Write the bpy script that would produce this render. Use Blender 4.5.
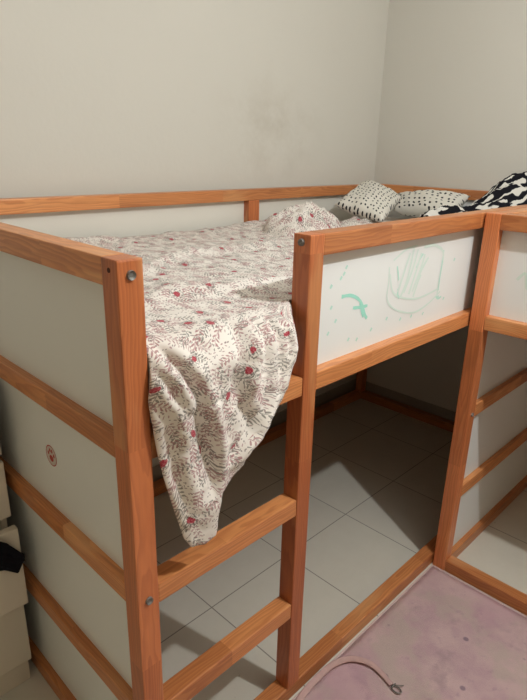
import bpy, bmesh, math, random
from mathutils import Vector, Matrix, noise
random.seed(4)
for o in list(bpy.data.objects): bpy.data.objects.remove(o)
S = bpy.context.scene; C = S.collection

# ------------------------------------------------------------------ camera, world, light, exposure
yaw, pit, rol = -.8007, -.341, .0253
fw = Vector((-math.sin(yaw)*math.cos(pit), math.cos(yaw)*math.cos(pit), math.sin(pit)))
rt = Vector((math.cos(yaw), math.sin(yaw), 0)); up = rt.cross(fw)
r2 = math.cos(rol)*rt + math.sin(rol)*up; u2 = -math.sin(rol)*rt + math.cos(rol)*up
cd = bpy.data.cameras.new('camera'); cam = bpy.data.objects.new('camera', cd); C.objects.link(cam)
m = Matrix((r2, u2, -fw)).transposed().to_4x4(); m.translation = (-.3926, -.6556, 1.2903)
cam.matrix_world = m; cd.sensor_width = 36; cd.lens = 562.8/700*36; cd.clip_start = .02
S.camera = cam
w = bpy.data.worlds.new('world'); S.world = w; w.use_nodes = True
w.node_tree.nodes['Background'].inputs[0].default_value = (.02, .02, .02, 1)
S.view_settings.view_transform = 'Standard'; S.view_settings.look = 'None'
S.view_settings.gamma = 1; S.view_settings.use_curve_mapping = False
S.view_settings.exposure = 0.0
ld = bpy.data.lights.new('ceiling_lamp_light', 'POINT'); ld.energy = 58; ld.color = (.97, .995, 1); ld.shadow_soft_size = .022
lo = bpy.data.objects.new('ceiling_lamp_light', ld); C.objects.link(lo); lo.location = (.66, -.95, 2.12)

# ------------------------------------------------------------------ node helpers
class G:
    def __init__(s, name, rough=.6, spec=.3):
        s.m = bpy.data.materials.new(name); s.m.use_nodes = True; s.t = s.m.node_tree
        s.b = s.t.nodes['Principled BSDF']; s.b.inputs['Roughness'].default_value = rough
        s.b.inputs['Specular IOR Level'].default_value = spec
    def n(s, kind, _o=0, _p=None, **inp):
        nd = s.t.nodes.new('ShaderNode'+kind)
        for k, v in (_p or {}).items(): setattr(nd, k, v)
        for k, v in inp.items():
            i = nd.inputs[int(k[1:]) if k[0] == 'i' and k[1:].isdigit() else k.replace('_', ' ')]
            s.put(i, v)
        return nd.outputs[_o]
    def put(s, i, v):
        if isinstance(v, bpy.types.NodeSocket): s.t.links.new(v, i)
        elif isinstance(v, tuple) and len(v) == 3 and i.type == 'RGBA': i.default_value = (*v, 1)
        else: i.default_value = v
    def f(s, op, a, b=0., c=0.):
        return s.n('Math', _p={'operation': op}, i0=a, i1=b, i2=c)
    def step(s, x, lo, hi):                                   # smooth 0..1
        return s.n('MapRange', _p={'interpolation_type': 'SMOOTHSTEP'}, Value=x, From_Min=lo, From_Max=hi)
    def mix(s, fac, a, b):
        nd = s.t.nodes.new('ShaderNodeMix'); nd.data_type = 'RGBA'
        s.put(nd.inputs[0], fac); s.put(nd.inputs[6], a); s.put(nd.inputs[7], b)
        return nd.outputs[2]
    def xyz(s, v):
        nd = s.t.nodes.new('ShaderNodeSeparateXYZ'); s.put(nd.inputs[0], v); return nd.outputs
    def vec(s, x, y, z=0.):
        return s.n('CombineXYZ', i0=x, i1=y, i2=z)
    def coord(s, k): return s.n('TexCoord', _o=['Generated', 'Normal', 'UV', 'Object'].index(k))
    def noise(s, v, scale, detail=3., rough=.55): return s.n('TexNoise', Vector=v, Scale=scale, Detail=detail, Roughness=rough)
    def bump(s, h, strength, dist):
        s.put(s.b.inputs['Normal'], s.n('Bump', Height=h, Strength=strength, Distance=dist))
    def col(s, c): s.put(s.b.inputs['Base Color'], c); return s

def plain(name, c, rough=.6, spec=.3, metal=0., nscale=0., var=.0):
    g = G(name, rough, spec); g.b.inputs['Metallic'].default_value = metal
    if nscale:
        v = g.noise(g.coord('Object'), nscale, 4.)
        g.col(g.mix(v, tuple(x*(1-var) for x in c), tuple(min(1, x*(1+var)) for x in c)))
    else: g.col(c)
    return g.m

def wood(axis):
    g = G('pine_wood_'+'xyz'[axis], .42, .4)
    o = g.xyz(g.coord('Object')); a = o[axis]; b = o[(axis+1) % 3]; c = o[(axis+2) % 3]
    rnd = g.n('ObjectInfo', _o=5)
    seg = g.f('FLOOR', g.f('MULTIPLY_ADD', a, 2.3, g.f('MULTIPLY', rnd, 37.)))
    key = g.f('MULTIPLY_ADD', rnd, 91.7, seg)
    wn = g.n('TexWhiteNoise', _o=1, _p={'noise_dimensions': '1D'}, W=key)
    wv = g.n('TexWhiteNoise', _o=0, _p={'noise_dimensions': '1D'}, W=key)
    q = g.xyz(wn)
    ln = g.noise(g.vec(g.f('MULTIPLY', a, 1.6), g.f('MULTIPLY', b, 9.), g.f('MULTIPLY_ADD', c, 9., g.f('MULTIPLY', key, 3.1))), 1.6, 3.)
    wob = g.f('MULTIPLY', g.f('SUBTRACT', ln, .5), .055)
    bb = g.f('ADD', b, g.f('MULTIPLY', g.f('SUBTRACT', q[0], .5), .11))
    cc = g.f('ADD', c, g.f('MULTIPLY', g.f('SUBTRACT', q[1], .5), .11))
    dist = g.f('ADD', g.f('SQRT', g.f('ADD', g.f('MULTIPLY', bb, bb), g.f('MULTIPLY', cc, cc))), wob)
    ring = g.f('FRACT', g.f('MULTIPLY', dist, 165.))
    ring = g.f('MULTIPLY', g.step(ring, .05, .8), g.step(ring, 1., .86))
    fine = g.noise(g.vec(g.f('MULTIPLY', a, 4.), g.f('MULTIPLY', b, 160.), g.f('MULTIPLY', c, 160.)), 1., 2.)
    big = g.noise(g.vec(g.f('MULTIPLY', a, 3.), g.f('MULTIPLY', b, 25.), g.f('MULTIPLY_ADD', c, 25., key)), 1., 2.)
    base = g.mix(big, *(((.70, .245, .088), (.54, .155, .05)) if axis == 2 else ((.76, .33, .12), (.58, .215, .07))))
    base = g.mix(g.f('MULTIPLY', ring, .40), base, (.36, .085, .026))
    base = g.mix(g.f('MULTIPLY', g.step(fine, .45, .75), .22), base, (.25, .08, .03))
    hs = g.noise(g.vec(g.f('MULTIPLY_ADD', a, 2.6, key), g.f('MULTIPLY', b, 17.), g.f('MULTIPLY', c, 17.)), 1., 2.5)
    base = g.mix(g.f('MULTIPLY', g.step(hs, .60, .70), .5), base, (.33, .105, .036))      # heartwood streaks
    base = g.mix(g.f('MULTIPLY', g.step(hs, .42, .30), .45), base, (.80, .43, .19))
    tint = g.mix(wv, (.66, .57, .50), (1.18, 1.24, 1.26))
    nd = g.t.nodes.new('ShaderNodeMix'); nd.data_type = 'RGBA'; nd.blend_type = 'MULTIPLY'
    nd.inputs[0].default_value = .85; g.put(nd.inputs[6], base); g.put(nd.inputs[7], tint)
    g.col(nd.outputs[2]); g.bump(fine, .08, .001)
    g.put(g.b.inputs['Coat Weight'], .3); g.put(g.b.inputs['Coat Roughness'], .38)
    return g.m

WOOD = [wood(0), wood(1), wood(2)]

def wall_mat():
    g = G('wall_plaster', .85, .15); o = g.coord('Object')
    a = g.noise(o, 1.6, 4.); st = g.noise(o, 9., 5., .7)
    p = g.xyz(o)                                              # a grubby smudge above the bed
    dx = g.f('DIVIDE', g.f('SUBTRACT', p[0], 1.36), .36); dz = g.f('DIVIDE', g.f('SUBTRACT', p[2], 1.36), .24)
    sm = g.step(g.f('SQRT', g.f('ADD', g.f('MULTIPLY', dx, dx), g.f('MULTIPLY', dz, dz))), 1.15, .1)
    c = g.mix(a, (.655, .635, .575), (.695, .675, .615))
    c = g.mix(g.f('MULTIPLY', sm, g.f('MULTIPLY', g.step(st, .32, .8), .34)), c, (.43, .38, .30))
    c = g.mix(g.f('MULTIPLY', g.step(g.noise(o, 5., 6., .7), .58, .8), .10), c, (.45, .41, .35))
    g.col(c); g.bump(g.noise(o, 60., 4.), .12, .004)
    return g.m

def tile_mat():
    g = G('floor_tiles', .38, .4); o = g.xyz(g.coord('Object'))
    T = .3312
    x = g.f('DIVIDE', g.f('SUBTRACT', o[0], .4651), T); y = g.f('DIVIDE', g.f('SUBTRACT', o[1], .3645), T)
    d = lambda v: g.f('ABSOLUTE', g.f('SUBTRACT', g.f('FRACT', g.f('ADD', v, .5)), .5))
    ed = g.f('MULTIPLY', g.f('MINIMUM', d(x), d(y)), T)
    grout = g.step(ed, .0022, .0012)
    wn = g.n('TexWhiteNoise', _p={'noise_dimensions': '2D'}, Vector=g.vec(g.f('FLOOR', x), g.f('FLOOR', y)))
    mott = g.noise(g.coord('Object'), 14., 6., .65)
    c = g.mix(mott, (.63, .595, .505), (.71, .675, .585))
    c = g.mix(g.f('MULTIPLY', wn, .12), c, (.52, .48, .43))
    dirt = g.step(g.noise(g.coord('Object'), 45., 2.), .73, .79)
    c = g.mix(g.f('MULTIPLY', dirt, .35), c, (.2, .17, .14))
    g.col(g.mix(g.f('MULTIPLY', grout, .75), c, (.15, .125, .105)))
    g.bump(g.f('SUBTRACT', 1., grout), .3, .001)
    return g.m

def rug_mat():
    g = G('pink_rug_pile', .95, .05); o = g.coord('Object'); p = g.xyz(o)
    c = g.mix(g.step(g.noise(o, 7., 5., .65), .35, .68), (.60, .43, .425), (.49, .33, .355))
    c = g.mix(g.f('MULTIPLY', g.step(g.noise(g.n('VectorMath', _p={'operation': 'ADD'}, i0=o, i1=(3., 1., 0.)), 11., 4., .6), .54, .7), .6), c, (.36, .26, .27))
    c = g.mix(g.f('MULTIPLY', g.step(g.noise(o, 30., 3.), .62, .75), .35), c, (.27, .18, .24))
    c = g.mix(g.f('MULTIPLY', g.step(g.noise(o, 4.3, 5., .7), .47, .62), .75), c, (.50, .40, .355))
    c = g.mix(g.f('MULTIPLY', g.step(g.noise(o, 2.6, 4., .6), .56, .66), .4), c, (.52, .31, .37))
    sp = g.n('TexVoronoi', Vector=o, Scale=9.)
    c = g.mix(g.f('MULTIPLY', g.step(sp, .085, .05), .6), c, (.10, .075, .13))
    g.col(c); g.bump(g.noise(o, 420., 2.), .5, .003)
    return g.m

def leaf_layer(g, uv, scale, size, asp, seed):
    """one leaf of random heading per cell -> mask, random colour"""
    v = g.n('VectorMath', _p={'operation': 'MULTIPLY_ADD'}, i0=uv, i1=(scale,)*3, i2=(seed, seed*1.7, 0.))
    nd = g.t.nodes.new('ShaderNodeTexVoronoi'); nd.voronoi_dimensions = '2D'
    nd.inputs['Scale'].default_value = 1.; nd.inputs['Randomness'].default_value = .75; g.put(nd.inputs['Vector'], v)
    loc = g.n('VectorMath', _p={'operation': 'SUBTRACT'}, i0=v, i1=nd.outputs['Position'])
    rc = g.xyz(nd.outputs['Color'])
    rot = g.xyz(g.n('VectorRotate', _p={'rotation_type': 'Z_AXIS'}, Vector=loc, Angle=g.f('MULTIPLY', rc[0], 6.28)))
    e = g.f('SQRT', g.f('ADD', g.f('POWER', g.f('DIVIDE', g.f('ABSOLUTE', rot[0]), size), 2.), g.f('POWER', g.f('DIVIDE', g.f('ABSOLUTE', rot[1]), size*asp), 2.)))
    return g.step(e, 1.1, .85), rc

def floral_mat():
    g = G('floral_cotton', .9, .1); uv = g.n('VectorMath', _p={'operation': 'SCALE'}, i0=g.coord('UV'), Scale=1.28); p = g.xyz(uv)
    c = g.mix(g.noise(uv, 30., 3.), (.77, .715, .655), (.83, .785, .73))
    PINK = (.40, .21, .215); GREY = (.19, .175, .155); RED = (.36, .035, .055)
    m, rc = leaf_layer(g, uv, 95., .34, .42, 3.1)            # scattered sprigs
    m = g.f('MULTIPLY', m, g.f('GREATER_THAN', rc[1], .42))
    c = g.mix(g.f('MULTIPLY', m, .75), c, g.mix(rc[2], PINK, GREY))
    m, rc = leaf_layer(g, uv, 150., .3, .6, 8.3)             # buds
    m = g.f('MULTIPLY', m, g.f('GREATER_THAN', rc[1], .72))
    c = g.mix(g.f('MULTIPLY', m, .8), c, (.16, .12, .12))
    for sc, seed, colr, op in ((21., 2.3, GREY, .8), (19., 7.9, PINK, .85), (25., 14.1, PINK, .6)):   # sprigs: a stem with paired leaves
        v = g.n('VectorMath', _p={'operation': 'MULTIPLY_ADD'}, i0=uv, i1=(sc, sc, sc), i2=(seed, seed*1.3, 0.))
        nd = g.t.nodes.new('ShaderNodeTexVoronoi'); nd.voronoi_dimensions = '2D'
        nd.inputs['Scale'].default_value = 1.; nd.inputs['Randomness'].default_value = .7; g.put(nd.inputs['Vector'], v)
        loc = g.n('VectorMath', _p={'operation': 'SUBTRACT'}, i0=v, i1=nd.outputs['Position'])
        loc = g.n('VectorMath', _p={'operation': 'SCALE'}, i0=loc, Scale=1/sc)
        rc = g.xyz(nd.outputs['Color'])
        q = g.xyz(g.n('VectorRotate', _p={'rotation_type': 'Z_AXIS'}, Vector=loc, Angle=g.f('MULTIPLY', g.f('SUBTRACT', rc[0], .5), 2.6)))
        x = g.f('ADD', q[0], g.f('MULTIPLY', g.f('MULTIPLY', q[1], q[1]), g.f('MULTIPLY', g.f('SUBTRACT', rc[1], .5), 18.)))
        ax = g.f('ABSOLUTE', x); P = .0098
        half = g.f('MULTIPLY', g.f('GREATER_THAN', x, 0.), .5)
        cv = g.f('FRACT', g.f('ADD', g.f('DIVIDE', q[1], P), half))
        y = g.f('ADD', g.f('MULTIPLY', g.f('SUBTRACT', cv, .5), P), g.f('MULTIPLY', g.f('SUBTRACT', ax, .0058), .55))
        dx = g.f('DIVIDE', g.f('SUBTRACT', ax, .0058), .0047); dy = g.f('DIVIDE', y, .0025)
        leaf = g.step(g.f('SQRT', g.f('ADD', g.f('MULTIPLY', dx, dx), g.f('MULTIPLY', dy, dy))), 1.1, .85)
        stem = g.step(ax, .0009, .0005)
        end = g.step(g.f('ABSOLUTE', q[1]), .0225, .0215)
        vm = g.f('MULTIPLY', g.f('MULTIPLY', g.f('MAXIMUM', leaf, stem), end), g.f('GREATER_THAN', rc[2], .25 if sc < 24 else .62))
        c = g.mix(g.f('MULTIPLY', vm, op), c, colr)
    nd = g.t.nodes.new('ShaderNodeTexVoronoi'); nd.voronoi_dimensions = '2D'; nd.inputs['Scale'].default_value = 8.8
    nd.inputs['Randomness'].default_value = .8; g.put(nd.inputs['Vector'], uv)
    nz = g.f('MULTIPLY', g.f('SUBTRACT', g.noise(uv, 160., 1.), .5), .08)
    d = g.f('ADD', nd.outputs['Distance'], nz)
    c = g.mix(g.f('MULTIPLY', g.step(d, .18, .16), g.f('MULTIPLY', g.step(g.noise(uv, 220., 1.), .5, .56), .85)), c, GREY)   # leaves round the rose
    c = g.mix(g.step(d, .084, .07), c, g.mix(g.step(g.noise(uv, 260., 1.), .42, .62), RED, (.50, .13, .15)))
    g.col(c); g.bump(g.noise(uv, 900., 2.), .1, .001)
    g.put(g.b.inputs['Sheen Weight'], .15)
    return g.m

def dotted_mat():
    g = G('dotted_cotton', .9, .1); uv = g.coord('UV')
    nd = g.t.nodes.new('ShaderNodeTexVoronoi'); nd.voronoi_dimensions = '2D'; nd.inputs['Scale'].default_value = 31.
    nd.inputs['Randomness'].default_value = .35; g.put(nd.inputs['Vector'], uv)
    g.col(g.mix(g.step(nd.outputs['Distance'], .235, .185), (.76, .73, .66), (.025, .025, .03)))
    return g.m

def patch_mat():
    g = G('black_white_print', .9, .1); uv = g.coord('UV'); p = g.xyz(uv)
    n = g.noise(g.vec(g.f('MULTIPLY', p[0], 17.), g.f('MULTIPLY', g.f('ADD', p[1], g.f('MULTIPLY', p[0], .4)), 24.)), 1., .6)
    g.col(g.mix(g.step(n, .475, .495), (.70, .68, .63), (.012, .012, .016)))
    return g.m

M = dict(wall=wall_mat(), wall2=plain('warm_wall_paint', (.56, .47, .345), .85, .15, nscale=2., var=.03), tile=tile_mat(), rug=rug_mat(), floral=floral_mat(), dots=dotted_mat(), bw=patch_mat(),
         ceil=plain('ceiling_paint', (.78, .77, .72), .9, .1),
         panel=plain('white_panel_laminate', (.80, .822, .805), .38, .35, nscale=4., var=.03),
         backpanel=plain('cream_panel_laminate', (.80, .775, .70), .5, .3, nscale=4., var=.03),
         skirt=plain('skirting_tile', (.36, .33, .29), .4, .4, nscale=14., var=.1),
         metal=plain('zinc_bolt', (.21, .20, .185), .55, .5, .5), hole=plain('dark_peg', (.09, .03, .02), .7),
         mark=plain('mint_marker', (.36, .74, .62), .6), markm=plain('mint_marker_thin', (.52, .77, .68), .6), markf=plain('faint_mint_marker', (.68, .80, .735), .6),
         red=plain('red_print', (.45, .06, .05), .6), pale=plain('paper_sticker', (.66, .60, .54), .6),
         mattress=plain('mattress_ticking', (.66, .63, .58), .9, .1, nscale=30., var=.05),
         chest=plain('white_drawer_front', (.66, .60, .50), .4, .3, nscale=3., var=.03), chestin=plain('chest_inside', (.10, .08, .07), .8),
         black=plain('black_cloth', (.012, .012, .016), .95, .05, nscale=60., var=.3),
         strap=plain('dusty_pink_webbing', (.52, .345, .325), .8, .2, nscale=50., var=.2),
         hem=plain('rug_binding', (.60, .46, .44), .9, .1, nscale=80., var=.1))

# ------------------------------------------------------------------ mesh helpers
def link(name, bm, mat, parent=None, smooth=False, loc=(0, 0, 0)):
    me = bpy.data.meshes.new(name); bm.to_mesh(me); bm.free()
    for x in (mat if isinstance(mat, (list, tuple)) else [mat]): me.materials.append(x)
    if smooth:
        for p in me.polygons: p.use_smooth = True
    o = bpy.data.objects.new(name, me); C.objects.link(o); o.location = loc
    if parent: o.parent = parent
    return o
def boxbm(sx, sy, sz, bev=.0, c=(0, 0, 0), seg=2):
    bm = bmesh.new(); bmesh.ops.create_cube(bm, size=1)
    for v in bm.verts: v.co = Vector((v.co.x*sx+c[0], v.co.y*sy+c[1], v.co.z*sz+c[2]))
    if bev: bmesh.ops.bevel(bm, geom=bm.edges[:], offset=bev, segments=seg, profile=.6, affect='EDGES')
    return bm
def box(name, a, b, mat, parent=None, bev=.002):
    c = [(p+q)/2 for p, q in zip(a, b)]; s = [abs(q-p) for p, q in zip(a, b)]
    return link(name, boxbm(*s, bev), mat, parent, False, c)
def bar(name, a, b, parent):                                   # timber: grain follows the longest side
    s = [abs(q-p) for p, q in zip(a, b)]
    return box(name, a, b, WOOD[s.index(max(s))], parent, .003)
def empty(name, label, cat, loc, rz=0., group=None):
    o = bpy.data.objects.new(name, None); C.objects.link(o); o.location = loc; o.rotation_euler.z = rz
    o.empty_display_size = .1
    return tag(o, label, cat, group)
def tag(o, label, cat, group=None):
    o['label'] = label; o['category'] = cat
    if group: o['group'] = group
    return o
def struct(name, a, b, mat):
    o = link(name, boxbm(*[q-p for p, q in zip(a, b)], 0, [(p+q)/2 for p, q in zip(a, b)]), mat); o['kind'] = 'structure'; return o
def cyl(name, p, axis, r, d, mat, parent, rim=True):
    bm = bmesh.new()
    bmesh.ops.create_cone(bm, cap_ends=True, segments=20, radius1=r, radius2=r*.86, depth=d)
    if rim:                                                     # hex socket
        top = max(bm.faces, key=lambda f: f.calc_center_median().z)
        r1 = bmesh.ops.inset_individual(bm, faces=[top], thickness=r*.42)
        for v in top.verts: v.co.z -= d*.5
    bm.transform(Vector((0, 0, 1)).rotation_difference(Vector(axis)).to_matrix().to_4x4())
    return link(name, bm, mat, parent, False, p)

# ------------------------------------------------------------------ the room
XL, XR, YF, YB, ZC = -1.35, 2.105, -2.55, 1.022, 2.5
struct('floor', (XL, YF, -.1), (XR, YB, 0), M['tile'])
struct('ceiling', (XL, YF, ZC), (XR, YB, ZC+.1), M['ceil'])
struct('wall_back', (XL-.1, YB, -.1), (XR+.1, YB+.1, ZC+.1), M['wall'])
struct('wall_right', (XR, YF, -.1), (XR+.1, YB, ZC+.1), M['wall'])
struct('wall_left', (XL-.1, YF, -.1), (XL, YB, ZC+.1), M['wall2'])
struct('wall_front', (XL-.1, YF-.1, -.1), (XR+.1, YF, ZC+.1), M['wall2'])
struct('baseboard_back', (XL, YB-.008, 0), (XR-.008, YB, .085), M['skirt'])
struct('baseboard_right', (XR-.008, YF, 0), (XR, YB, .085), M['skirt'])

# ------------------------------------------------------------------ the two loft beds
L, W, H, s = 2.09, .99, 1.148, .0415
LAD = .3987
R1, R2, R3 = (.831, .8705), (.548, .588), (.266, .306)         # heights of the cross rails
def bed(label, loc, rz, mirrored, W=W):
    t = empty('loft_bed', label, 'bed', loc, rz, None)
    X = (lambda x: L-x) if mirrored else (lambda x: x)          # where the ladder end is
    def B(name, a, b): return bar(name, (min(X(a[0]), X(b[0])), a[1], a[2]), (max(X(a[0]), X(b[0])), b[1], b[2]), t)
    for x in (0, L-s):
        for y in (0, W-s): bar('post', (x, y, 0), (x+s, y+s, H), t)
    B('ladder_post', (LAD, 0, s), (LAD+s, s, H))
    # front
    B('front_rail', (s, .0015, 0), (L-s, s, s))
    B('front_rail', (LAD+s, .0015, H-s), (L-s, s, H))
    B('front_rail', (LAD+s, .0015, R1[0]), (L-s, s, R1[1]))
    B('ladder_rung', (s, .0015, R1[0]), (LAD, s, R1[1]))
    B('ladder_rung', (s, .0015, R2[0]), (LAD, s, R2[1]))
    B('ladder_rung', (s, .0015, R3[0]), (LAD, s, R3[1]))
    P = {}
    a, b = sorted((X(LAD+s), X(L-s)))
    P['front'] = box('front_panel', (a, .027, R1[1]), (b, .033, H-s), M['panel'], t, .0)
    # back
    for z0, z1 in ((0, s), R1, (H-s, H)): B('back_rail', (s, W-s, z0), (L-s, W-.0015, z1))
    B('back_stile', (1.16, W-s, R1[1]), (1.218, W-.0015, H-s))
    for x0, x1 in ((s, 1.16), (1.218, L-s)):
        a, b = sorted((X(x0), X(x1))); box('back_panel', (a, W-.014, R1[1]), (b, W-.008, H-s), M['backpanel'], t, 0)
    # panelled end (local x = 0) and open end
    zs = [(0, s), R3, R2, R1, (H-s, H)]
    for z0, z1 in zs: bar('end_rail', (.0015, s, z0), (s, W-s, z1), t)
    for k in range(4):
        P[k] = box('end_panel', (.0185, s, zs[k][1]), (.0245, W-s, zs[k+1][0]), M['panel'], t, 0)
    for z0, z1 in ((0, s), R1, (H-s, H)): bar('end_rail', (L-s, s, z0), (L-.0015, W-s, z1), t)
    box('end_panel', (L-.0245, s, R1[1]), (L-.0185, W-s, H-s), M['panel'], t, 0)
    # slatted base carried between the long rails
    for k in range(16):
        x = s+.02+k*.1255
        bar('slat', (x, s, R1[0]+.004), (x+.085, W-s, R1[0]+.022), t)
    # bolts
    hs = (H-.022, R1[0]+.02, R2[0]+.021, .021)
    for x in ((L-s/2,) if mirrored else (s/2,)):
        for z in (H-.022, R2[0]+.021): cyl('bolt', (x, -.0015, z), (0, -1, 0), .0075, .005, M['metal'], t)
    return t, P

bed1, P1 = bed('pine loft bed with white panels along the back wall, floral sheet over its ladder', (0, 0, 0), 0, False)
cyl('bolt', (LAD-.0015, .021, H-.015), (-1, 0, 0), .0075, .006, M['metal'], bed1)
cyl('peg_hole', (.0, .021, H-.016), (-1, 0, 0), .004, .0015, M['hole'], bed1, False)
bed2, P2 = bed('pine loft bed at the right edge, set crosswise to the bed with the floral sheet', (1.1152, -.0036, 0), -math.pi/2, True, .98)
cyl('bolt', (.0425, .021, R2[0]+.014), (1, 0, 0), .006, .006, M['metal'], bed2)

# marker scribbles on the front panel (sub-parts lying on its surface)
def ribbon(bm, pts, w):
    ps = [Vector((x, 0, z)) for x, z in pts]
    fine = []
    for i in range(len(ps)-1):
        p0, p1, p2, p3 = ps[max(i-1, 0)], ps[i], ps[i+1], ps[min(i+2, len(ps)-1)]
        for k in range(6):
            t = k/6; fine.append(.5*((2*p1)+(p2-p0)*t+(2*p0-5*p1+4*p2-p3)*t*t+(3*p1-p0-3*p2+p3)*t**3))
    fine.append(ps[-1]); pr = None
    for i, p in enumerate(fine):
        d = (fine[min(i+1, len(fine)-1)]-fine[max(i-1, 0)]); d = d.normalized() if d.length > 1e-6 else Vector((1, 0, 0))
        n = Vector((-d.z, 0, d.x))*w/2*(1+.3*noise.noise(p*90))
        ring = [bm.verts.new(p+n), bm.verts.new(p-n)]
        if pr: bm.faces.new((pr[0], pr[1], ring[1], ring[0]))
        pr = ring
def onpanel(name, strokes, w, mat, panel):
    for st in strokes:
        bm = bmesh.new(); ribbon(bm, st, w)
        n_ = len(bm.verts)
        for k, v in enumerate(bm.verts): v.co.y = -.0006*k/max(n_, 40)-.0002       # later ink lies over earlier ink
        o = link(name, bm, mat, panel); o.location = Vector((0, .027-.00003*(len(panel.children) % 9), 0))-Vector(panel.location)
cross = [[(.541, 1.006), (.576, 1.003), (.61, .985), (.631, .952), (.641, .94)], [(.585, .974), (.612, .971), (.639, .97)], [(.611, .981), (.618, .965), (.626, .946)]]
loops = [[(.715, 1.047), (.718, 1.01), (.719, .97), (.762, .938), (.845, .916), (.913, .926), (.974, .95)],
         [(.721, 1.03), (.748, .979), (.851, .951), (.964, .96)], [(.73, 1.06), (.78, 1.08), (.83, 1.085)]]
zig = [[(.758, .969), (.77, 1.0), (.80, 1.07)], [(.775, .965), (.80, 1.01), (.815, 1.08)], [(.79, .975), (.82, 1.03), (.835, 1.075)], [(.814, .968), (.84, 1.03), (.853, 1.065)],
       [(.83, .972), (.86, 1.03), (.87, 1.06)], [(.842, .993), (.87, 1.03), (.89, 1.05)], [(.836, .958), (.85, .99), (.862, 1.01)],
       [(.96, .945), (.96, .975), (.966, 1.049), (.919, 1.076), (.863, 1.078)]]
dots = [(.722, .92), (.784, .907), (.835, .905), (.893, .901), (1.029, 1.025), (.548, 1.064), (.541, 1.051), (.532, 1.043), (.523, .953), (.606, .894), (.574, .901), (.66, .906), (.963, .933), (.996, .924), (.50, 1.03), (.505, .985), (.50, .93)]
onpanel('marker_stroke', cross, .0075, M['mark'], P1['front'])
onpanel('marker_stroke', loops, .005, M['markf'], P1['front'])
onpanel('marker_stroke', zig, .0075, M['markf'], P1['front'])
onpanel('marker_stroke', [[(.748, 1.045), (.757, 1.022), (.76, 1.01)], [(.762, .99), (.763, .975), (.77, .965)], [(.966, 1.06), (.965, 1.03), (.963, .99), (.962, .955)], [(.836, 1.03), (.85, 1.05), (.862, 1.062)], [(.955, .94), (.968, .932), (.985, .935)]], .0055, M['markm'], P1['front'])
onpanel('marker_dot', [[(x, z), (x+.003, z+.004), (x+.005, z+.007)] for x, z in dots], .006, M['markm'], P1['front'])
onpanel('marker_stroke', [[(.10, .98), (.12, 1.0), (.13, .96), (.15, .99)], [(.18, .95), (.21, .94)]], .007, M['markf'], P2['front'])

# red paw sticker on the left end panel
def paw():
    pn = P1[2]
    def disc(bm, y, z, ry, rz_, ri=0, n=28, x=0.):
        out = [bm.verts.new((x, y+ry*math.cos(a), z+rz_*math.sin(a))) for a in [2*math.pi*i/n for i in range(n)]]
        if ri:
            inn = [bm.verts.new((x, y+(ry-ri)*math.cos(a), z+(rz_-ri)*math.sin(a))) for a in [2*math.pi*i/n for i in range(n)]]
            for i in range(n): bm.faces.new((out[i], inn[i], inn[(i+1) % n], out[(i+1) % n]))
        else: bm.faces.new(out)
    c = Vector((.0182, .318, .713))-Vector(pn.location)
    bm = bmesh.new(); disc(bm, 0, 0, .0225, .0225)
    st = link('paw_sticker', bm, M['pale'], pn, loc=c)
    st['label'] = 'round sticker with red paw print'
    bm = bmesh.new(); disc(bm, 0, 0, .0225, .0225, .0022, x=-.0003)
    disc(bm, 0, -.006, .0085, .007, x=-.0003)
    for y, z in ((-.011, .003), (-.004, .0105), (.004, .0105), (.011, .003)): disc(bm, y, z, .0033, .0045, n=14, x=-.0003)
    # keep the thing > part > sub-part depth: the print sits beside the sticker on the panel
    link('paw_print', bm, M['red'], pn, loc=c)
paw()

# ------------------------------------------------------------------ mattresses
def mattress(label, a, b, bulge=.012):
    bm = boxbm(b[0]-a[0], b[1]-a[1], b[2]-a[2], .035, seg=4)
    o = link('mattress', bm, M['mattress'], None, True, [(p+q)/2 for p, q in zip(a, b)])
    return tag(o, label, 'mattress')
mattress('pale mattress lying under the floral sheet in the bed along the back wall', (.05, .048, .8535), (2.04, .945, 1.0))
mattress('pale mattress in the bed at the right edge, hidden behind its white front panel', (1.165, -2.04, .8535), (2.045, -.055, .98))

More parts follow.
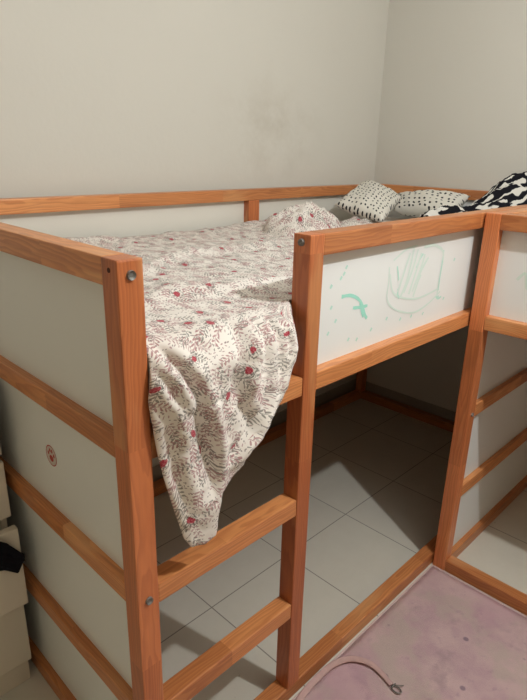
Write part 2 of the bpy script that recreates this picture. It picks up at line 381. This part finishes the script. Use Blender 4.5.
# ------------------------------------------------------------------ floral sheet: flat over the mattress, then hanging out through the ladder gap
def lerp(tab, x):
    for (a, *p), (b, *q) in zip(tab, tab[1:]):
        if x <= b:
            t = (x-a)/(b-a); t = t*t*(3-2*t)*.5+t*.5
            return [u+(v-u)*t for u, v in zip(p, q)]
    return list(tab[-1][1:])
def fbm(x, y, z=0): return noise.fractal(Vector((x, y, z)), .9, 2.1, 4)
def sheet():
    bm = bmesh.new(); uvl = bm.loops.layers.uv.new('UVMap'); UV = {}
    x0, x1, y0, y1 = .0475, 1.60, .05, .943
    NX, NY, NH = 372, 110, 120
    NC = int(round((.394-x0)/(x1-x0)*NX))                        # columns that hang out
    def topz(x, y):
        z = 1.012+.008*fbm(x*3, y*5)+.012*abs(fbm(x*5+3, y*8))
        z += .022*math.exp(-((y-.45-.25*(x-.3)+.03*math.sin(x*9))/.03)**2)*max(0, 1-abs(x-.55)/.6)
        z += .016*math.exp(-((y-.25+.12*x)/.022)**2)*max(0, 1-abs(x-.35)/.4)
        z += .02*math.exp(-((y-.9)/.06)**2)*(.6+.4*math.sin(x*6))
        d = math.hypot((x-1.22)/.20, (y-.72-.3*(x-1.22))/.15)       # bunched-up heap near the far end
        z += .072*max(0, 1-d*d)**.6*(1+.55*fbm(x*11, y*11, 2)+.16*math.sin(x*60+y*35+2*fbm(x*5, y*5)))*(1 if d < 1 else 0)
        d = math.hypot((x-1.52)/.13, (y-.66)/.12); z += .03*max(0, 1-d*d)*(1+.6*fbm(x*18, y*18, 5))
        return max(1.004, z)
    grid = []
    for j in range(NY+1):
        y = y1+(y0-y1)*j/NY; row = []
        for i in range(NX+1):
            x = x0+(x1-x0)*i/NX
            xe = x + (.03*fbm(y*6, 4.2)+.06*math.sin(y*5) if i > NX*.7 else 0)*max(0, (i/NX-.7)/.3)
            v = bm.verts.new((xe, y, topz(xe, y))); UV[v] = (xe, y); row.append(v)
        grid.append(row)
    for j in range(NY):
        for i in range(NX): bm.faces.new((grid[j][i], grid[j+1][i], grid[j+1][i+1], grid[j][i+1]))
    # hanging part: every column runs from the mattress edge over the rail to its own lower end
    BT = [(0, .074, -.020, .705), (.05, .079, -.022, .678), (.11, .090, -.025, .658), (.18, .112, -.027, .656), (.235, .136, -.028, .664), (.29, .138, -.031, .715), (.34, .146, -.033, .748),
          (.41, .184, -.036, .770), (.53, .232, -.042, .814), (.68, .288, -.046, .874), (.80, .318, -.046, .932), (.88, .318, -.038, .966), (.94, .340, -.012, .985), (1., .390, .034, 1.0)]
    CR = [(.022, .010, [(.225, 1.03), (.195, .98), (.165, .905)]), (.015, .009, [(.03, 1.03), (.066, 1.005), (.09, .957), (.111, .9)]), (.013, .008, [(.02, 1.01), (.054, .967), (.076, .904)]),
          (.012, .009, [(.02, .97), (.05, .913), (.072, .846)]), (.016, .010, [(.101, .912), (.12, .835), (.13, .74)]), (.009, .008, [(.262, 1.03), (.25, .985), (.235, .94)]),
          (.012, .010, [(.29, 1.03), (.292, .984), (.274, .895)]), (.013, .010, [(.25, .905), (.205, .845), (.15, .80)]), (.009, .008, [(.131, 1.05), (.126, 1.0)]), (.009, .009, [(.055, .88), (.068, .80), (.083, .721)]),
          (.008, .006, [(.31, 1.02), (.31, .97), (.30, .94)]), (.010, .012, [(.17, .96), (.19, .88), (.215, .84)])]
    def creases(x, z):
        dy = 0
        for dep, wd, pl in CR:
            n = len(pl)-1; best = None
            for k in range(n):
                (ax, az), (bx, bz) = pl[k], pl[k+1]; ux, uz = bx-ax, bz-az; l2 = ux*ux+uz*uz
                t = max(0, min(1, ((x-ax)*ux+(z-az)*uz)/l2)); ex, ez = x-ax-ux*t, z-az-uz*t; d = math.hypot(ex, ez)
                if best is None or d < best[0]: best = (d, (k+t)/n, 1 if ux*ez-uz*ex > 0 else -1)
            d, t, sg = best
            if d > wd*6: continue
            tp = math.sin(math.pi*min(1, .18+.82*t))**.6 if t < .999 else 0
            if t >= .999 or t <= 0: tp = max(tp, .35)*math.exp(-(d/wd)**2)
            dy += tp*dep*(math.exp(-(d/wd)**2)-.75*math.exp(-((d*sg-1.9*wd)/(1.3*wd))**2))
        return dy
    prev = grid[NY][:NC+1]
    cols = []; base = {}
    for i in range(NC+1):
        sfr = i/NC; T = prev[i].co.copy(); Bp = Vector(lerp(BT, sfr)); pts = []
        k0 = (1-sfr)**8
        front = Vector(((T.x*.74+Bp.x*.26)*(1-k0)+.034*k0, -.016*(1-k0)-.006*k0-.036*math.sin(math.pi*min(1, sfr**.8))*(1-.4*sfr), max(.985-.05*k0, Bp.z+.006)))
        e_ = max(0, min(1, (sfr-.80)/.18)); front.y += (Bp.y-front.y)*e_; front.x += (Bp.x-front.x)*e_*.9
        arc = 0; last = T.copy()
        for k in range(1, NH+1):
            t = k/NH
            # soft shoulder then fall
            ts = .22
            if t < ts:
                u = t/ts; p = (1-u)**2*T+2*u*(1-u)*Vector((T.x*.93+front.x*.07, -.014*min(1, k0*3+.3)*(1-e_)+.04*e_, T.z+.010))+u*u*front
            else:
                u = (t-ts)/(1-ts); mid = front.lerp(Bp, .5)+Vector((-.012*k0, -.020*math.sin(math.pi*sfr)*(1-e_), 0))
                p = (1-u)**2*front+2*u*(1-u)*mid+u*u*Bp
                p = p
            hang = max(0, min(1, (t-.1)/.25))
            # gathers fanning out from the ladder post corner, and long folds at the left
            ang = math.atan2(.36-p.x, 1.05-p.z+.02)
            rad = math.hypot(.36-p.x, 1.05-p.z)
            amp = .006*hang*min(1, rad/.07)*min(1, .2+sfr*8)*min(1, (1-sfr)*5)
            fold = math.sin(ang*11+1.2+1.3*fbm(p.x*4, p.z*4))
            crease = -1.2*creases(p.x, p.z)*min(1, sfr*9)*min(1, (1-sfr)*8)*min(1, t*7)
            lf = math.sin((p.x*.8+(1.0-p.z)*.55)*75+.8*fbm(p.x*6, p.z*6, 3))*max(0, 1-p.x/.20)
            dy = -(amp*(.5+.5*fold)*.8+.004*hang*(.5+.5*lf)*(1 if p.x < .2 else 0)*min(1, sfr*6)+crease)+.009*hang*fbm(p.x*9, p.z*9)*min(1, .3+sfr*8)
            tail = max(0, (.78-p.z)/.12)*(p.x > .02)
            dy += .004*min(1, tail)*math.sin((p.x-.06)*70)
            q = p+Vector((0, dy, 0))
            if q.z < .89 or (q.x < .0475 and t > .18): q.y = min(q.y, -.0045)
            arc += (p-last).length; last = p; v = bm.verts.new(q); UV[v] = (p.x, y0-.075*min(1, t/.22)-1.05*max(0, 1.0-p.z)); base[v] = p.copy(); pts.append(v)
        cols.append(pts)
    for k in range(NH):                                          # folds take up cloth: add their length to the print
        ex = 0
        for i in range(1, NC+1):
            a, b = cols[i-1][k], cols[i][k]
            ex += max(0, (b.co-a.co).length-(base[b]-base[a]).length); UV[b] = (UV[b][0]+ex, UV[b][1])
    for i in range(NC+1):
        ex = 0
        for k in range(1, NH):
            a, b = cols[i][k-1], cols[i][k]
            ex += max(0, (b.co-a.co).length-(base[b]-base[a]).length)*.6; UV[b] = (UV[b][0], UV[b][1]-ex)
    for i in range(NC):
        a, b = [prev[i]]+cols[i], [prev[i+1]]+cols[i+1]
        for k in range(NH): bm.faces.new((a[k], a[k+1], b[k+1], b[k]))
    for f in bm.faces:
        for l in f.loops: l[uvl].uv = UV[l.vert]
    o = link('bed_sheet', bm, M['floral'], None, True)
    md = o.modifiers.new('thickness', 'SOLIDIFY'); md.thickness = .0016; md.offset = 0
    return tag(o, 'rumpled white floral sheet with red roses hanging out above the ladder rungs', 'sheet')
sheet()

# ------------------------------------------------------------------ pillows
def pillow(name, label, c4, thick, seed):
    A, B_, C_, D = [Vector(p) for p in c4]; nrm = ((B_-A).cross(D-A)).normalized()
    if nrm.z < 0: nrm = -nrm
    bm = bmesh.new(); uvl = bm.loops.layers.uv.new('UVMap'); UV = {}; N = 28; lay = []
    for sd in (1, -1):
        g = []
        for j in range(N+1):
            r = []
            for i in range(N+1):
                u, v = i/N, j/N
                if sd < 0 and (i in (0, N) or j in (0, N)): r.append(lay[0][j][i]); continue
                e = (4*u*(1-u))*(4*v*(1-v))
                pin = .07*(1-(2*abs(v-.5))**2)                   # sides pull in between the corners
                uu = .5+(u-.5)*(1-pin*abs(2*u-1)); vv = .5+(v-.5)*(1-.07*(1-(2*abs(u-.5))**2)*abs(2*v-1))
                p = (A*(1-uu)+B_*uu)*(1-vv)+(D*(1-uu)+C_*uu)*vv
                h = thick/2*e**.42*(1+.18*fbm(u*3+seed, v*3, sd))
                p = p+nrm*h*sd+nrm*.006*fbm(u*7, v*7+seed, 3)
                w_ = bm.verts.new(p); UV[w_] = (u*(B_-A).length*1.05+seed, v*(D-A).length*1.45+seed*.3); r.append(w_)
            g.append(r)
        lay.append(g)
        for j in range(N):
            for i in range(N):
                q = (g[j][i], g[j][i+1], g[j+1][i+1], g[j+1][i])
                bm.faces.new(q if sd > 0 else q[::-1])
    for f in bm.faces:
        for l in f.loops: l[uvl].uv = UV[l.vert]
    bmesh.ops.recalc_face_normals(bm, faces=bm.faces[:])
    return tag(link(name, bm, M['dots'], None, True), label, 'pillow')
pillow('pillow', 'white pillow with black dots, one corner pointing up, beside the heaped floral sheet',
       [(1.50, .80, 1.085), (1.90, .925, 1.17), (1.80, .665, 1.11), (1.47, .54, 1.045)], .09, 1)
pillow('pillow', 'flatter white pillow with black dots, next to the black and white blanket',
       [(2.0, .84, 1.10), (2.03, .47, 1.125), (1.85, .435, 1.055), (1.86, .74, 1.05)], .10, 2)

# ------------------------------------------------------------------ black and white blanket heaped at the far right corner
def blanket():
    bm = bmesh.new(); uvl = bm.loops.layers.uv.new('UVMap'); UV = {}; g = []; NU, NV = 80, 44
    for j in range(NV+1):
        r = []
        for i in range(NU+1):
            u, v = i/NU, j/NV
            x = 1.52+.52*u; yc = .40-.17*u; wd = .045+.12*u
            y = yc+(v-.5)*2*wd
            prof = max(0, 1-(2*v-1)**2)**.6
            top = .075+.165*u**2+.012*math.sin(u*9)
            z = 1.004+top*prof*(1+.14*fbm(u*6, v*4))+.012*fbm(u*10, v*9, 4)*prof+.008*math.sin((u*2+v)*14)*prof
            w_ = bm.verts.new((x+.015*fbm(u*4, v*4, 7), y, z)); UV[w_] = (u*.55, v*.7*(.3+.7*u)); r.append(w_)
        g.append(r)
    for j in range(NV):
        for i in range(NU): bm.faces.new((g[j][i], g[j][i+1], g[j+1][i+1], g[j+1][i]))
    for f in bm.faces:
        for l in f.loops: l[uvl].uv = UV[l.vert]
    o = link('blanket', bm, M['bw'], None, True)
    md = o.modifiers.new('thickness', 'SOLIDIFY'); md.thickness = .003; md.offset = -1
    tag(o, 'crumpled black and white patterned blanket heaped at the far right end of the bed', 'blanket')
blanket()

# ------------------------------------------------------------------ chest of drawers at the left
def chest():
    t = empty('chest_of_drawers', 'white chest of drawers at the left edge, standing against the panelled bed end', 'chest', (-.44, .73, 0))
    def P(name, a, b, mat, bev=.002, parent=None):
        o = box(name, a, b, mat, t, bev); o.location -= t.location; return o
    P('carcass', (-.86, .525, .07), (-.03, .985, .80), M['chestin'], .001)
    for x0, x1 in ((-.86, -.842), (-.034, -.020)): P('side_panel', (x0, .51, 0), (x1, .99, .80), M['chest'])
    P('top_board', (-.87, .495, .80), (-.015, .99, .82), M['chest'])
    P('plinth', (-.86, .506, 0), (-.0215, .524, .068), M['chest'])
    for z0, z1, y in ((.073, .247, .492), (.274, .484, .457), (.500, .640, .486), (.656, .792, .488)):
        P('drawer_front', (-.86, y, z0), (-.0165, y+.02, z1), M['chest'], .003)
        P('drawer_box', (-.83, y+.0205, z0+.02), (-.04, .95, z1-.03), M['chest'], .001) if y < .47 else None
chest()
def black_cloth():                                               # garment corner hanging over the open drawer
    bm = bmesh.new(); N = 30; g = []
    top = [(0, -.20, .489), (.5, -.09, .489), (.65, -.070, .484), (.78, -.048, .466), (1, -.0165, .419)]
    bot = [(0, -.20, .425), (.5, -.085, .413), (.7, -.060, .404), (.88, -.034, .377), (1, -.020, .407)]
    for j in range(N+1):
        r = []
        for i in range(N+1):
            u, v = i/N, j/N; a, b = lerp(top, u), lerp(bot, u)
            y = .4485-.012*math.sin(math.pi*v)*(.55+.45*math.sin(u*13))+.003*fbm(u*6, v*6)
            r.append(bm.verts.new((a[0]+(b[0]-a[0])*v, min(y, .4505), a[1]+(b[1]-a[1])*v)))
        g.append(r)
    for j in range(N):
        for i in range(N): bm.faces.new((g[j][i], g[j+1][i], g[j+1][i+1], g[j][i+1]))
    o = link('garment', bm, M['black'], None, True)
    md = o.modifiers.new('thickness', 'SOLIDIFY'); md.thickness = .004; md.offset = 1
    tag(o, 'black garment hanging out of the middle drawer of the white chest', 'clothing')
black_cloth()

# ------------------------------------------------------------------ rug and strap
def rug():
    x0, x1, y0, y1 = -.15, 1.108, -1.75, -.006
    t = empty('area_rug', 'dusty pink stained rug lying on the tiles in the corner between the two beds', 'rug', ((x0+x1)/2, (y0+y1)/2, 0))
    bm = bmesh.new(); N, K = 60, 80; g = []
    for j in range(K+1):
        g.append([])
        for i in range(N+1):
            x = x0+.0055+(x1-x0-.011)*i/N; y = y0+.0055+(y1-y0-.011)*j/K
            g[-1].append(bm.verts.new((x, y, .0065+.0012*fbm(x*5, y*5))))
    for j in range(K):
        for i in range(N): bm.faces.new((g[j][i], g[j][i+1], g[j+1][i+1], g[j+1][i]))
    ed = [e for e in bm.edges if e.is_boundary]; ex = bmesh.ops.extrude_edge_only(bm, edges=ed)
    for v in ex['geom']:
        if isinstance(v, bmesh.types.BMVert): v.co.z = .0005
    o = link('pile', bm, M['rug'], t, True); o.location = -Vector(t.location)
    bm = bmesh.new()                                             # bound edge
    for a, b in (((x0, y1-.006, .0005), (x1, y1, .0085)), ((x1-.006, y0, .0005), (x1, y1-.0062, .0085)), ((x0, y0, .0005), (x0+.006, y1-.0062, .0085)), ((x0+.0062, y0, .0005), (x1-.0062, y0+.006, .0085))):
        c = [(p+q)/2 for p, q in zip(a, b)]; k = boxbm(*[q-p for p, q in zip(a, b)], .003, c)
        me = bpy.data.meshes.new('tmp'); k.to_mesh(me); k.free(); bm.from_mesh(me); bpy.data.meshes.remove(me)
    o = link('edge_binding', bm, M['hem'], t); o.location = -Vector(t.location)
rug()

def tube(bm, pts, r, n=10, closed=False):
    P = [Vector(p) for p in pts]; rings = []
    for i, p in enumerate(P):
        a = P[(i-1) % len(P)] if closed or i else p; b = P[(i+1) % len(P)] if closed or i < len(P)-1 else p
        d = (b-a).normalized(); s1 = d.cross(Vector((0, 0, 1)));
        s1 = s1.normalized() if s1.length > 1e-4 else Vector((1, 0, 0)); s2 = s1.cross(d)
        rings.append([bm.verts.new(p+r*(math.cos(2*math.pi*k/n)*s1+math.sin(2*math.pi*k/n)*s2)) for k in range(n)])
    m_ = len(rings)
    for i in range(m_ if closed else m_-1):
        A, B_ = rings[i], rings[(i+1) % m_]
        for k in range(n): bm.faces.new((A[k], A[(k+1) % n], B_[(k+1) % n], B_[k]))
    if not closed: bm.faces.new(rings[0][::-1]); bm.faces.new(rings[-1])
def strap():
    ctrl = [(.36, -.040), (.443, -.020), (.524, -.018), (.564, -.024), (.598, -.040), (.619, -.064), (.630, -.095), (.626, -.132), (.618, -.160)]
    t = empty('strap', 'curved dusty pink strap with a metal buckle lying on the rug edge by the ladder', 'strap', (.56, -.08, .009))
    pts = []
    for i in range(len(ctrl)-1):
        p = [Vector((*ctrl[max(0, min(len(ctrl)-1, i+k))], 0)) for k in (-1, 0, 1, 2)]
        for k in range(8):
            u = k/8; pts.append(.5*((2*p[1])+(p[2]-p[0])*u+(2*p[0]-5*p[1]+4*p[2]-p[3])*u*u+(3*p[1]-p[0]-3*p[2]+p[3])*u**3))
    pts.append(Vector((*ctrl[-1], 0)))
    bm = bmesh.new(); rings = []
    for i, p in enumerate(pts):
        d = (pts[min(i+1, len(pts)-1)]-pts[max(i-1, 0)]).normalized(); n = Vector((-d.y, d.x, 0))
        tilt = .9*math.sin(math.pi*min(1, i/len(pts)*1.1)); f = i/len(pts)
        sd = n*math.cos(tilt)+Vector((0, 0, 1))*math.sin(tilt); nn = d.cross(sd)
        w_ = .0085*(1-.25*f) ; h = .0022; z = .0128+.0085*abs(math.sin(tilt))
        c = p+Vector((0, 0, z))
        rings.append([bm.verts.new(c+sd*a*w_+nn*b*h) for a, b in ((-1, -.6), (-.8, -1), (.8, -1), (1, -.6), (1, .6), (.8, 1), (-.8, 1), (-1, .6))])
    for A, B_ in zip(rings, rings[1:]):
        for k in range(8): bm.faces.new((A[k], A[(k+1) % 8], B_[(k+1) % 8], B_[k]))
    bm.faces.new(rings[0][::-1]); bm.faces.new(rings[-1])
    o = link('webbing', bm, M['strap'], t, True); o.location = -Vector(t.location)
    bm = bmesh.new()
    tube(bm, [(.6165+.0085*math.cos(a), -.176+.013*math.sin(a), .0125) for a in [2*math.pi*k/20 for k in range(20)]], .0018, 8, True)
    tube(bm, [(.610, -.165, .0145), (.627, -.1665, .0145)], .0022, 8)
    tube(bm, [(.6185, -.164, .0155), (.630, -.176, .0145), (.639, -.183, .0125)], .0013, 8)
    o = link('buckle', bm, M['metal'], t, True); o.location = -Vector(t.location); o['label'] = 'metal buckle'
strap()
